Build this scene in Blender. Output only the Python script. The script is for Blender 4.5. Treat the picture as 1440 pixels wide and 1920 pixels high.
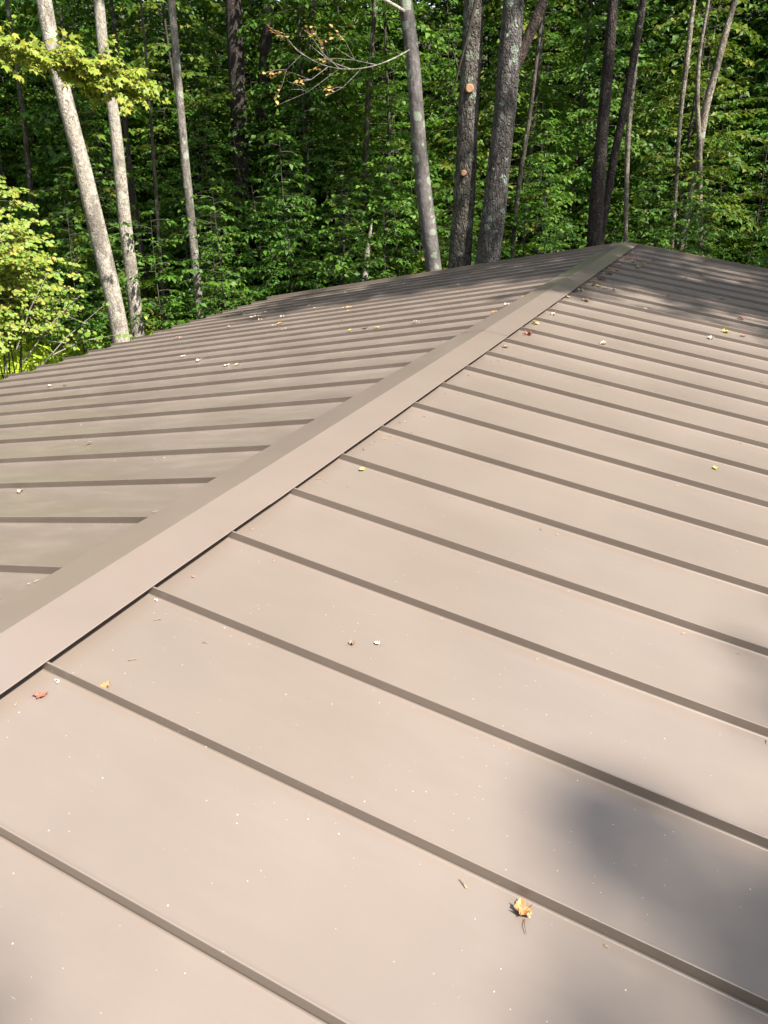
import bpy, math, random
import numpy as np
from mathutils import Matrix, Vector

random.seed(7)
rng = np.random.default_rng(11)
SC = bpy.context.scene
COL = SC.collection
for o in list(bpy.data.objects):
    bpy.data.objects.remove(o)

# ------------------------------------------------------------------ camera
cam_d = bpy.data.cameras.new('camera')
cam = bpy.data.objects.new('camera', cam_d)
COL.objects.link(cam)
cam.location = (1.6393, -1.2637, 1.1388)
cam.rotation_euler = (1.1452, 0.0240, 0.4261)
cam_d.sensor_fit = 'VERTICAL'
cam_d.sensor_height = 24.0
cam_d.lens = 1462.85 / 1920.0 * 24.0
cam_d.clip_start = 0.05
cam_d.clip_end = 2000
SC.camera = cam

# ------------------------------------------------------------------ sky and sun
SUN_AZ = math.radians(105)        # clockwise from +Y: behind the camera, to its right
SUN_EL = math.radians(50)
w = bpy.data.worlds.new('World')
SC.world = w
w.use_nodes = True
nt = w.node_tree
bg = nt.nodes['Background']
sky = nt.nodes.new('ShaderNodeTexSky')
sky.sky_type = 'NISHITA'
sky.sun_disc = False
sky.sun_elevation = SUN_EL
sky.sun_rotation = SUN_AZ
hs_ = nt.nodes.new('ShaderNodeHueSaturation')      # a slightly hazy, paler summer sky
hs_.inputs['Saturation'].default_value = 0.55
nt.links.new(sky.outputs[0], hs_.inputs['Color'])
nt.links.new(hs_.outputs[0], bg.inputs[0])
bg.inputs[1].default_value = 0.14

sun_dir = Vector((math.sin(SUN_AZ) * math.cos(SUN_EL), math.cos(SUN_AZ) * math.cos(SUN_EL), math.sin(SUN_EL)))
sl = bpy.data.lights.new('sun', 'SUN')
sl.energy = 5.0
sl.angle = math.radians(0.53)
sl.color = (1.0, 0.955, 0.89)
sun = bpy.data.objects.new('sun', sl)
COL.objects.link(sun)
sun.location = sun_dir * 60
sun.rotation_euler = sun_dir.to_track_quat('Z', 'Y').to_euler()

SC.view_settings.view_transform = 'Standard'
SC.view_settings.look = 'None'
SC.view_settings.gamma = 1.0
SC.view_settings.use_curve_mapping = False
SC.view_settings.exposure = 1.27
SC.render.engine = 'CYCLES'
SC.cycles.use_denoising = True
SC.cycles.max_bounces = 8
SC.cycles.transmission_bounces = 4
SC.cycles.sample_clamp_indirect = 8

# ------------------------------------------------------------------ helpers
def new_mesh(name, V, F, mat=None, smooth=False):
    """V (n,3) array; F list of tuples or an (m,k) integer array"""
    me = bpy.data.meshes.new(name)
    V = np.asarray(V, dtype=np.float32)
    if isinstance(F, np.ndarray):
        m, k = F.shape
        me.vertices.add(len(V)); me.vertices.foreach_set('co', V.ravel())
        me.loops.add(m * k); me.loops.foreach_set('vertex_index', F.astype(np.int32).ravel())
        me.polygons.add(m)
        me.polygons.foreach_set('loop_start', np.arange(0, m * k, k, dtype=np.int32))
        me.update(calc_edges=True)
    else:
        me.from_pydata([tuple(map(float, v)) for v in V], [], F)
    if smooth:
        me.polygons.foreach_set('use_smooth', [True] * len(me.polygons))
    if mat: me.materials.append(mat)
    me.validate(); me.update()
    return me

def link(name, me, parent=None, local=False):
    """one object; coordinates are world coordinates unless local"""
    o = bpy.data.objects.new(name, me)
    COL.objects.link(o)
    if parent is not None:
        o.parent = parent
        if not local and parent.parent is None:
            o.matrix_parent_inverse = Matrix.Translation(-Vector(parent.location))
    return o

def thing(name, label, cat, loc=(0, 0, 0), group=None):
    o = bpy.data.objects.new(name, None)
    o.empty_display_size = .2
    COL.objects.link(o)
    o.location = loc
    tag(o, label, cat, group)
    return o

def tag(o, label, cat, group=None):
    o['label'] = label; o['category'] = cat
    if group: o['group'] = group
    return o

def copy_tree(root, loc, rz=0.0, sc=1.0, label=None, group=None):
    r = root.copy(); COL.objects.link(r)
    r.location = loc; r.rotation_euler = (0, 0, rz); r.scale = (sc, sc, sc)
    if label: r['label'] = label
    if group: r['group'] = group
    for ch in list(root.children):
        c = ch.copy(); COL.objects.link(c); c.parent = r
    return r

class MB:
    """collects quads / tubes into one mesh"""
    def __init__(s): s.V = []; s.F = []; s.n = 0
    def add(s, V, F):
        s.V.append(np.asarray(V, float)); s.F += [tuple(i + s.n for i in f) for f in F]; s.n += len(V)
    def box(s, x0, x1, y0, y1, z0, z1):
        s.add([(x0,y0,z0),(x1,y0,z0),(x1,y1,z0),(x0,y1,z0),(x0,y0,z1),(x1,y0,z1),(x1,y1,z1),(x0,y1,z1)],
              [(0,3,2,1),(4,5,6,7),(0,1,5,4),(1,2,6,5),(2,3,7,6),(3,0,4,7)])
    def tube(s, P, Rr, seg=6, wob=0.0, cap=False):
        P = np.asarray(P, float); n = len(P)
        T = np.gradient(P, axis=0); T /= np.linalg.norm(T, axis=1)[:, None] + 1e-9
        ref = np.array([1., 0, 0]) if abs(T[0][0]) < .9 else np.array([0, 1., 0])
        A = np.cross(T, ref); A /= np.linalg.norm(A, axis=1)[:, None] + 1e-9
        B = np.cross(T, A)
        th = np.linspace(0, 2 * np.pi, seg, endpoint=False)
        Rm = np.asarray(Rr, float)[:, None] * np.ones(seg)[None]
        if wob: Rm = Rm * (1 + wob * smooth_noise(n, seg))
        V = P[:, None] + Rm[..., None] * (np.cos(th)[None, :, None] * A[:, None] + np.sin(th)[None, :, None] * B[:, None])
        F = [(i * seg + j, i * seg + (j + 1) % seg, (i + 1) * seg + (j + 1) % seg, (i + 1) * seg + j)
             for i in range(n - 1) for j in range(seg)]
        if cap: F.append(tuple((n - 1) * seg + j for j in range(seg))); F.append(tuple(seg - 1 - j for j in range(seg)))
        s.add(V.reshape(-1, 3), F)
    def mesh(s, name, mat=None, smooth=False):
        return new_mesh(name, np.concatenate(s.V), s.F, mat, smooth)

def smooth_noise(n, seg):
    a = rng.normal(size=(n, seg))
    for _ in range(2):
        a = (a + np.roll(a, 1, 1) + np.roll(a, -1, 1)) / 3
    b = a.copy()
    for i in range(1, n): b[i] = .7 * b[i - 1] + .5 * a[i]
    return b

def resample(P, step):
    """Catmull-like smooth resampling of rows (x,y,z,r...)"""
    P = np.asarray(P, float)
    d = np.r_[0, np.cumsum(np.linalg.norm(np.diff(P[:, :3], axis=0), axis=1))]
    m = max(4, int(d[-1] / step))
    t = np.linspace(0, d[-1], m)
    Q = np.stack([np.interp(t, d, P[:, k]) for k in range(P.shape[1])], 1)
    k = max(1, int(.35 / step))
    for _ in range(2):
        pad = np.pad(Q, ((k, k), (0, 0)), mode='reflect', reflect_type='odd')
        Q = np.stack([np.convolve(pad[:, c], np.ones(2 * k + 1) / (2 * k + 1), 'valid') for c in range(Q.shape[1])], 1)
    return Q

# leaf templates: (u along the leaf, v across, w up), triangles
TPL = {
 'oval': (np.array([(0,0,0),(.42,.5,.10),(.42,-.5,.10),(.5,0,0),(1,0,-.16)]), np.array([(0,1,3),(1,4,3),(4,2,3),(2,0,3)])),
 'quad': (np.array([(0,0,0),(.45,.5,.1),(1,0,-.1),(.45,-.5,.1)]), np.array([(0,1,2),(0,2,3)])),
 'round': (np.array([(0,0,0),(.18,.42,.07),(.6,.5,.09),(1,.0,-.05),(.6,-.5,.09),(.18,-.42,.07),(.45,0,0)]),
           np.array([(0,1,6),(1,2,6),(2,3,6),(3,4,6),(4,5,6),(5,0,6)])),
 'maple': (np.array([(0,0,0),(.08,.38,-.03),(.22,.30,.03),(.62,.62,-.06),(.56,.26,.04),(1,0,-.16),(.56,-.26,.04),(.62,-.62,-.06),(.22,-.30,.03),(.08,-.38,-.03),(.36,0,.02)]),
           np.array([(0,1,10),(1,2,10),(2,3,10),(3,4,10),(4,5,10),(5,6,10),(6,7,10),(7,8,10),(8,9,10),(9,0,10)])),
}

class Leaves:
    def __init__(s): s.p = []; s.a = []; s.n = []; s.L = []; s.W = []
    def add(s, p, a, n, L, W):
        s.p.append(np.atleast_2d(p)); s.a.append(np.atleast_2d(a)); s.n.append(np.atleast_2d(n))
        m = len(s.p[-1]); s.L.append(np.broadcast_to(L, (m,))); s.W.append(np.broadcast_to(W, (m,)))
    def mesh(s, name, mat, tpl='oval'):
        p, a, n = (np.concatenate(x) for x in (s.p, s.a, s.n))
        L, W = np.concatenate(s.L), np.concatenate(s.W)
        a = a / (np.linalg.norm(a, axis=1)[:, None] + 1e-9)
        b = np.cross(n, a); b /= np.linalg.norm(b, axis=1)[:, None] + 1e-9
        c = np.cross(a, b)
        TV, TF = TPL[tpl]
        V = (p[:, None] + TV[None, :, 0:1] * (a * L[:, None])[:, None] + TV[None, :, 1:2] * (b * W[:, None])[:, None]
             + TV[None, :, 2:3] * (c * L[:, None])[:, None])
        F = TF[None] + (np.arange(len(p)) * len(TV))[:, None, None]
        return new_mesh(name, V.reshape(-1, 3), F.reshape(-1, 3), mat)

def unit(v):
    v = np.asarray(v, float); return v / (np.linalg.norm(v) + 1e-9)

def twig_leaves(LV, P0, P1, step, size, aspect=.55, jit=.35, droop=.25, up=(.22, -.12, 1.)):
    """leaves set alternately along a twig, spread in a flat spray"""
    d = P1 - P0; Ln = np.linalg.norm(d); m = max(2, int(Ln / step))
    t = (np.arange(m) + .5 + rng.uniform(-.3, .3, m)) / m
    dn = d / (Ln + 1e-9)
    side = unit(np.cross(dn, [0, 0, 1.])); sg = np.where(np.arange(m) % 2 == 0, 1, -1)
    p = P0 + t[:, None] * d + rng.normal(0, .012, (m, 3))
    a = dn[None] * .75 + side[None] * sg[:, None] * .8 + rng.normal(0, jit * .5, (m, 3))
    a[:, 2] -= droop * rng.uniform(.3, 1.5, m)
    n = np.array(up)[None] + rng.normal(0, jit, (m, 3))
    L = size * rng.uniform(.5, 1.35, m)
    LV.add(p, a, n, L, L * aspect)

def branch(WD, LV, P0, az, Ln, rise, droop, r0, size, step=.05, twig=.16, aspect=.55, wood_seg=4, dens=1.0, tl=.42, up=(.22, -.12, 1.)):
    """a spreading limb with flat side twigs carrying leaves"""
    m = 7
    t = np.linspace(0, 1, m)
    az = az + np.cumsum(rng.normal(0, .09, m))
    dx = np.cos(az) * Ln / m; dy = np.sin(az) * Ln / m
    x = P0[0] + np.r_[0, np.cumsum(dx)[:-1]]; y = P0[1] + np.r_[0, np.cumsum(dy)[:-1]]
    z = P0[2] + rise * Ln * t - droop * Ln * t ** 2
    P = np.stack([x, y, z], 1)
    if WD is not None: WD.tube(P, r0 * (1 - .85 * t) + .002, wood_seg)
    nt_ = max(2, int(Ln / twig))
    for k in range(nt_):
        u = .18 + .82 * (k + rng.uniform(0, 1)) / nt_
        if rng.uniform() > dens: continue
        i = min(m - 2, int(u * (m - 1))); f = u * (m - 1) - i
        Q = P[i] * (1 - f) + P[i + 1] * f
        T = unit(P[i + 1] - P[i]); S = unit(np.cross(T, [0, 0, 1.]))
        for sg in (1, -1):
            l = tl * Ln * (1.05 - u * .75) * rng.uniform(.5, 1.1)
            D = unit(T * .75 + S * sg * .75 + np.array([0, 0, rng.normal(-.05, .12)]))
            twig_leaves(LV, Q, Q + D * l, step, size, aspect, up=up)
    twig_leaves(LV, P[-2], P[-1] + (P[-1] - P[-2]) * .4, step, size, aspect, up=up)
    return P

# ------------------------------------------------------------------ materials
def mat_new(name):
    m = bpy.data.materials.new(name); m.use_nodes = True
    nt = m.node_tree; b = nt.nodes['Principled BSDF']
    return m, nt, b
def N(nt, t, **kw):
    n = nt.nodes.new('ShaderNode' + t)
    for k, v in kw.items(): setattr(n, k, v)
    return n
def noise(nt, vec, scale, detail=4, rough=.55):
    n = N(nt, 'TexNoise'); n.inputs['Scale'].default_value = scale; n.inputs['Detail'].default_value = detail
    n.inputs['Roughness'].default_value = rough
    nt.links.new(vec, n.inputs['Vector']); return n.outputs['Fac']
def ramp(nt, fac, stops):
    r = N(nt, 'ValToRGB'); e = r.color_ramp.elements
    while len(e) < len(stops): e.new(.5)
    for el, (p, c) in zip(e, stops):
        el.position = p; el.color = (*c, 1) if len(c) == 3 else c
    nt.links.new(fac, r.inputs[0]); return r.outputs[0]
def mixc(nt, fac, a, b, mode='MIX'):
    m = N(nt, 'Mix', data_type='RGBA', blend_type=mode)
    for v, s in ((fac, m.inputs[0]), (a, m.inputs[6]), (b, m.inputs[7])):
        if hasattr(v, 'links') or hasattr(v, 'is_linked'): nt.links.new(v, s)
        else: s.default_value = v if not isinstance(v, tuple) else (*v, 1)
    return m.outputs[2]
def math_(nt, op, a, b=0.0, clamp=False):
    m = N(nt, 'Math', operation=op); m.use_clamp = clamp
    for v, s in ((a, m.inputs[0]), (b, m.inputs[1])):
        if hasattr(v, 'is_linked'): nt.links.new(v, s)
        else: s.default_value = v
    return m.outputs[0]
def mapping(nt, vec, scale=(1, 1, 1), rot=(0, 0, 0)):
    m = N(nt, 'Mapping'); m.inputs['Scale'].default_value = scale; m.inputs['Rotation'].default_value = rot
    nt.links.new(vec, m.inputs['Vector']); return m.outputs[0]

def leaf_mat(name, cols, trans=(.30, .48, .05), tmix=.25, rough=.5):
    m, nt, b = mat_new(name)
    g = N(nt, 'NewGeometry'); oi = N(nt, 'ObjectInfo')
    f = math_(nt, 'ADD', math_(nt, 'MULTIPLY', g.outputs['Random Per Island'], .75), math_(nt, 'MULTIPLY', oi.outputs['Random'], .25))
    n = len(cols)
    c = ramp(nt, f, [(i / (n - 1), col) for i, col in enumerate(cols)])
    nt.links.new(c, b.inputs['Base Color'])
    b.inputs['Roughness'].default_value = rough
    b.inputs['Specular IOR Level'].default_value = .3
    tr = N(nt, 'BsdfTranslucent')
    tc = mixc(nt, .65, c, trans)
    nt.links.new(tc, tr.inputs[0])
    mx = N(nt, 'MixShader'); mx.inputs[0].default_value = tmix
    nt.links.new(b.outputs[0], mx.inputs[1]); nt.links.new(tr.outputs[0], mx.inputs[2])
    nt.links.new(mx.outputs[0], nt.nodes['Material Output'].inputs[0])
    return m

M_BEECH = leaf_mat('leaf_green', [(.040, .11, .014), (.062, .155, .017), (.09, .195, .020), (.16, .24, .026)], (.20, .38, .03))
M_CANOPY = leaf_mat('leaf_canopy', [(.045, .10, .014), (.066, .135, .015), (.10, .165, .018), (.21, .19, .03)], (.24, .32, .025))
M_DEEP = leaf_mat('leaf_deep_shade', [(.030, .082, .012), (.046, .12, .014), (.07, .155, .016), (.12, .165, .020)], (.14, .26, .024))  # greens darkened to put the shade of the deep wood into the leaf
M_LIME = leaf_mat('leaf_lime', [(.13, .21, .022), (.20, .27, .03), (.26, .30, .04), (.33, .29, .045)], (.5, .58, .06))
M_SHRUB = leaf_mat('leaf_shrub', [(.10, .20, .022), (.16, .26, .03), (.23, .28, .04), (.36, .30, .06)], (.30, .34, .04))
M_ORANGE = leaf_mat('leaf_orange', [(.50, .23, .07), (.56, .30, .11), (.48, .33, .10), (.34, .28, .06)], (.6, .34, .09))
M_FERN = leaf_mat('leaf_fern', [(.24, .36, .02), (.34, .46, .03), (.44, .50, .05)], (.55, .66, .05))

def bark_mat(name, c1, c2, c3, lichen=.5, lcol=(.30, .36, .27), scale=1.0, bump=.6, furrow=True, blotch=3.4, stretch=2.2):
    m, nt, b = mat_new(name)
    tc = N(nt, 'TexCoord').outputs['Object']
    st = mapping(nt, tc, (9 * scale, 9 * scale, stretch * scale))
    n1 = noise(nt, st, 2.2, 6, .65)
    n2 = noise(nt, mapping(nt, tc, (1, 1, .5)), 3.0, 3)
    c = ramp(nt, n1, [(.36, c1), (.52, c2), (.66, c3)])
    pt = noise(nt, mapping(nt, tc, (5, 5, 3.2)), blotch, 8, .75)
    c = mixc(nt, math_(nt, 'MULTIPLY', ramp_f(nt, pt, .53, .60), .6), c, tuple(x * .45 for x in c1))
    c = mixc(nt, ramp(nt, n2, [(.4, (0, 0, 0)), (.65, (1, 1, 1))]), c, mixc(nt, .5, c, c2))
    lw = noise(nt, mapping(nt, tc, (1.6, 1.6, .9)), 2.0, 4, .6)
    c = mixc(nt, math_(nt, 'MULTIPLY', ramp_f(nt, lw, .53, .62), .6), c, tuple(x * .62 for x in c1))  # broad darker patches: uneven bark tone plus painted dapple shade
    v = N(nt, 'TexVoronoi'); v.inputs['Scale'].default_value = 5.5
    wv = N(nt, 'VectorMath', operation='ADD'); nt.links.new(tc, wv.inputs[0])
    wn = N(nt, 'TexNoise'); wn.inputs['Scale'].default_value = 14; nt.links.new(tc, wn.inputs[0])
    ws = N(nt, 'VectorMath', operation='SCALE'); ws.inputs['Scale'].default_value = .09
    nt.links.new(wn.outputs['Color'], ws.inputs[0]); nt.links.new(ws.outputs[0], wv.inputs[1])
    nt.links.new(wv.outputs[0], v.inputs['Vector'])
    sep = N(nt, 'SeparateColor'); nt.links.new(v.outputs['Color'], sep.inputs[0])
    on = math_(nt, 'LESS_THAN', sep.outputs[0], lichen * .75)
    rad = math_(nt, 'ADD', math_(nt, 'MULTIPLY', sep.outputs[1], .32), .12)
    inside = math_(nt, 'MULTIPLY', math_(nt, 'LESS_THAN', v.outputs['Distance'], rad), on)
    fine = noise(nt, tc, 60, 3)
    inside = math_(nt, 'MULTIPLY', inside, ramp_f(nt, fine, .30, .45))
    c = mixc(nt, math_(nt, 'MULTIPLY', inside, .85), c, lcol)
    nt.links.new(c, b.inputs['Base Color'])
    b.inputs['Roughness'].default_value = .88
    b.inputs['Specular IOR Level'].default_value = .2
    bp = N(nt, 'Bump'); bp.inputs['Strength'].default_value = bump; bp.inputs['Distance'].default_value = .03
    h = n1
    if furrow:
        vf = N(nt, 'TexVoronoi', feature='DISTANCE_TO_EDGE'); vf.inputs['Scale'].default_value = 1.0
        nt.links.new(mapping(nt, wv.outputs[0], (26 * scale, 26 * scale, 6.5 * scale)), vf.inputs['Vector'])
        h = math_(nt, 'ADD', math_(nt, 'MULTIPLY', n1, .6), math_(nt, 'MULTIPLY', ramp_f(nt, vf.outputs['Distance'], 0, .25), .6))
    nt.links.new(h, bp.inputs['Height']); nt.links.new(bp.outputs[0], b.inputs['Normal'])
    return m
def ramp_f(nt, fac, lo, hi):
    r = N(nt, 'MapRange'); r.inputs[1].default_value = lo; r.inputs[2].default_value = hi
    nt.links.new(fac, r.inputs[0]); return r.outputs[0]

M_BARK_PALE = bark_mat('bark_pale', (.17, .14, .11), (.40, .355, .29), (.60, .55, .47), .6, (.42, .45, .34), 1.5, .5, True, 9.0, 5.0)
M_BARK_DAPPLE = bark_mat('bark_painted_dapple', (.06, .05, .038), (.24, .20, .155), (.56, .51, .43), .3, (.36, .38, .30), 1.6, .5, True, .9, 5.0)  # large blotches paint sun dapples and shade into the bark colour
M_BARK_SLIM = bark_mat('bark_slim', (.11, .098, .08), (.22, .197, .165), (.34, .31, .27), .6, (.36, .38, .30), 1.5, .5)
M_BARK_SMOOTH = bark_mat('bark_smooth', (.10, .088, .08), (.155, .138, .126), (.22, .20, .185), 1.3, (.27, .31, .22), 1.1, .5, False, 1.6, 6.0)
M_BARK_ROUGH = bark_mat('bark_rough', (.08, .068, .054), (.15, .13, .108), (.23, .205, .17), 1.25, (.25, .28, .20), .8, 1.3, True, 1.5)
M_BARK_GREY = bark_mat('bark_grey', (.08, .069, .061), (.145, .128, .116), (.215, .194, .176), 1.3, (.28, .33, .25), .8, 1.2, True, 1.5)
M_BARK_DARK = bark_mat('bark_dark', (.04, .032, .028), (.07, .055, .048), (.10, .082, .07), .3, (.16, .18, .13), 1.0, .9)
M_BARK_FAR = bark_mat('bark_far', (.06, .05, .038), (.12, .10, .078), (.22, .19, .145), .4, (.30, .33, .26), 1.2, .5)
M_TWIG = bark_mat('bark_twig', (.05, .042, .033), (.08, .068, .055), (.11, .095, .075), .0, scale=2, bump=.2, furrow=False)
M_SPLIT = bark_mat('split_wood', (.045, .033, .027), (.10, .072, .058), (.18, .14, .115), .2, scale=1.3, bump=1.0)
M_CUT, _nt, _b = mat_new('fresh_cut_wood')
_tc = N(_nt, 'TexCoord').outputs['Object']
_nt.links.new(ramp(_nt, noise(_nt, _tc, 60), [(.3, (.34, .17, .085)), (.7, (.50, .29, .16))]), _b.inputs['Base Color'])
_b.inputs['Roughness'].default_value = .8

def roof_mat():
    """taupe-brown painted steel: satin coat, dust, specks, faint scuffs"""
    m, nt, b = mat_new('brown_painted_steel')
    tc = N(nt, 'TexCoord').outputs['Object']
    base = (.200, .160, .130)
    big = noise(nt, tc, 1.3, 3)
    c = mixc(nt, ramp_f(nt, big, .35, .7), tuple(x * .94 for x in base), tuple(x * 1.06 for x in base))
    # pale streaks drawn out across the panels, stronger on the left slope
    st = noise(nt, mapping(nt, tc, (1.6, 6, 1.6), (0, 0, math.radians(28))), 2.2, 7, .68)
    sep = N(nt, 'SeparateXYZ'); nt.links.new(tc, sep.inputs[0])
    left = ramp_f(nt, sep.outputs[0], .0, -.35)
    stm = math_(nt, 'MULTIPLY', ramp_f(nt, st, .46, .80), math_(nt, 'ADD', math_(nt, 'MULTIPLY', left, .22), .05))
    c = mixc(nt, stm, c, (.40, .345, .30))
    # dust specks
    v = N(nt, 'TexVoronoi'); v.inputs['Scale'].default_value = 58; nt.links.new(tc, v.inputs['Vector'])
    s2 = N(nt, 'SeparateColor'); nt.links.new(v.outputs['Color'], s2.inputs[0])
    pick = math_(nt, 'LESS_THAN', s2.outputs[0], math_(nt, 'MULTIPLY', ramp_f(nt, noise(nt, tc, 4.5, 2), .30, .62), .85))
    dot = math_(nt, 'LESS_THAN', v.outputs['Distance'], math_(nt, 'ADD', math_(nt, 'MULTIPLY', s2.outputs[1], .08), .012))
    spk = math_(nt, 'MULTIPLY', pick, dot)
    c = mixc(nt, math_(nt, 'MULTIPLY', math_(nt, 'MULTIPLY', spk, s2.outputs[2]), .95), c, (.75, .68, .60))
    # short fine scratches
    sc = mapping(nt, tc, (1, 7, 1), (0, 0, math.radians(62)))
    v3 = N(nt, 'TexVoronoi'); v3.inputs['Scale'].default_value = 9; nt.links.new(sc, v3.inputs['Vector'])
    s3 = N(nt, 'SeparateColor'); nt.links.new(v3.outputs['Color'], s3.inputs[0])
    scr = math_(nt, 'MULTIPLY', math_(nt, 'LESS_THAN', s3.outputs[0], .10), math_(nt, 'LESS_THAN', v3.outputs['Distance'], .045))
    c = mixc(nt, math_(nt, 'MULTIPLY', scr, .3), c, (.6, .53, .46))
    nt.links.new(c, b.inputs['Base Color'])
    r = math_(nt, 'ADD', math_(nt, 'MULTIPLY', big, .2), .25)
    r = math_(nt, 'ADD', r, math_(nt, 'MULTIPLY', stm, .10))
    nt.links.new(r, b.inputs['Roughness'])
    b.inputs['Specular IOR Level'].default_value = .7
    b.inputs['Coat Weight'].default_value = .34; b.inputs['Coat Roughness'].default_value = .24; b.inputs['Coat IOR'].default_value = 1.65
    bp = N(nt, 'Bump'); bp.inputs['Strength'].default_value = .12; bp.inputs['Distance'].default_value = .002
    nt.links.new(noise(nt, tc, 420, 2), bp.inputs['Height']); nt.links.new(bp.outputs[0], b.inputs['Normal'])
    return m
M_ROOF = roof_mat()
M_TRIM, _nt, _b = mat_new('brown_trim_steel')
_tc = N(_nt, 'TexCoord').outputs['Object']
_nt.links.new(ramp(_nt, noise(_nt, _tc, 3), [(.3, (.203, .158, .130)), (.7, (.219, .171, .141))]), _b.inputs['Base Color'])
_b.inputs['Coat Weight'].default_value = .42; _b.inputs['Coat Roughness'].default_value = .22; _b.inputs['Coat IOR'].default_value = 1.65
_b.inputs['Roughness'].default_value = .34; _b.inputs['Specular IOR Level'].default_value = .95
M_CLOSE, _nt, _b = mat_new('closure_shade_dark')
_b.inputs['Base Color'].default_value = (.03, .025, .022, 1); _b.inputs['Roughness'].default_value = .9  # near-black colour stands in for the shade under the cap
M_SEAL, _nt, _b = mat_new('sealant')
_b.inputs['Base Color'].default_value = (.7, .7, .68, 1); _b.inputs['Roughness'].default_value = .3
M_WALL, _nt, _b = mat_new('wall_boards')
_tc = N(_nt, 'TexCoord').outputs['Object']
_nt.links.new(ramp(_nt, noise(_nt, mapping(_nt, _tc, (2, 2, 12)), 3), [(.3, (.20, .15, .10)), (.7, (.30, .23, .16))]), _b.inputs['Base Color'])
_b.inputs['Roughness'].default_value = .75
M_DECK, _nt, _b = mat_new('roof_deck_wood')
_b.inputs['Base Color'].default_value = (.12, .09, .06, 1)

M_GROUND, _nt, _b = mat_new('forest_floor')
_tc = N(_nt, 'TexCoord').outputs['Object']
_c = ramp(_nt, noise(_nt, _tc, 3.5, 8, .7), [(.3, (.02, .015, .009)), (.5, (.04, .03, .018)), (.7, (.075, .056, .034))])
_g = ramp(_nt, noise(_nt, _tc, .35, 3), [(.45, (0, 0, 0)), (.62, (1, 1, 1))])
_nt.links.new(mixc(_nt, _g, _c, (.045, .07, .018)), _b.inputs['Base Color'])
_b.inputs['Roughness'].default_value = .95
_bp = N(_nt, 'Bump'); _bp.inputs['Strength'].default_value = .8; _bp.inputs['Distance'].default_value = .05
_nt.links.new(noise(_nt, _tc, 12, 6), _bp.inputs['Height']); _nt.links.new(_bp.outputs[0], _b.inputs['Normal'])

# ------------------------------------------------------------------ ground
GZ = -3.4
CX, CY = 1.64, -1.26
def ground_z(x, y):
    d = np.hypot(x - CX, y - CY)
    return GZ + np.clip(d - 20, 0, None) * .16 + np.clip(d - 32, 0, None) * .12 + .12 * np.sin(x * .5 + 1) * np.cos(y * .43)
def axis_pts():
    return np.r_[-900, -500, -250, -140, -100, np.linspace(-80, 80, 81), 100, 140, 250, 500, 900]
gx, gy = np.meshgrid(axis_pts(), axis_pts())
zz = np.minimum(ground_z(gx, gy), 16)
nn = gx.shape[0]
idx = np.arange(nn * nn).reshape(nn, nn)
gf = np.stack([idx[:-1, :-1], idx[:-1, 1:], idx[1:, 1:], idx[1:, :-1]], -1).reshape(-1, 4)
g = link('ground', new_mesh('ground', np.stack([gx, gy, zz], -1).reshape(-1, 3), gf, M_GROUND, True))
g['kind'] = 'structure'

# ------------------------------------------------------------------ house with standing-seam roof
A = 0.1683; CA, SA = math.cos(A), math.sin(A)
SP = 0.4064; HS = 0.0318; RW = .006; SE = 5.806; CAPW = .166
Y0, Y1 = -3.39, 10.105
def rp(sg, s, y, h):                       # slope coordinates to world: sg +1 right slope, -1 left slope
    return (sg * (s * CA + h * SA), y, -s * SA + h * CA)
house = thing('house', 'low house under a brown standing seam metal gable roof', 'house', (0, 3.4, GZ))

def panel_mesh(sg, ya, yb, seed):
    r = np.random.default_rng(seed)
    dish = 1.0 if sg < 0 else .35
    dip = .0075 if sg < 0 else .0028                      # the pans hang slightly hollow between the seams
    prof = [(ya + .0068, .010), (ya + .0080, .0025), (ya + .0110, .0003), (ya + .03, 0)]
    prof += [(ya + (yb - ya) * f, 0) for f in (.22, .36, .5, .64, .78)]
    prof += [(yb - .058, 0), (yb - .034, .0006 * dish), (yb - .016, .0020 * dish), (yb - .0065, .0031 * dish), (yb - .0022, .0042 * dish), (yb - .0006, .0042 + .003 * dish)]
    prof = np.array(prof)
    ss = np.r_[.035, .1, np.linspace(.25, SE - .02, 24)]
    V = []
    ph = r.uniform(0, 6.28, 4); am = r.uniform(.3, 1.0, 2) * .0015
    for s in ss:
        for j, (y, h) in enumerate(prof):
            wv = 0
            if 3 <= j <= 9:
                u = (y - ya) / (yb - ya); e = math.sin(math.pi * u)
                wv = e * (am[0] * math.sin(s * 3.1 + ph[0] + 2 * u) + am[1] * math.sin(s * 7.3 + ph[1]) * math.cos(3 * u + ph[2]))
            u = (y - ya) / (yb - ya)
            V.append(rp(sg, s, y, h + wv - dip * 4 * u * (1 - u)))
    n = len(prof)
    F = []
    for i in range(len(ss) - 1):
        for j in range(n - 1):
            q = (i * n + j, (i + 1) * n + j, (i + 1) * n + j + 1, i * n + j + 1)
            F.append(q if sg > 0 else q[::-1])
    return new_mesh('roof_panel', V, F, M_ROOF, True)

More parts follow.
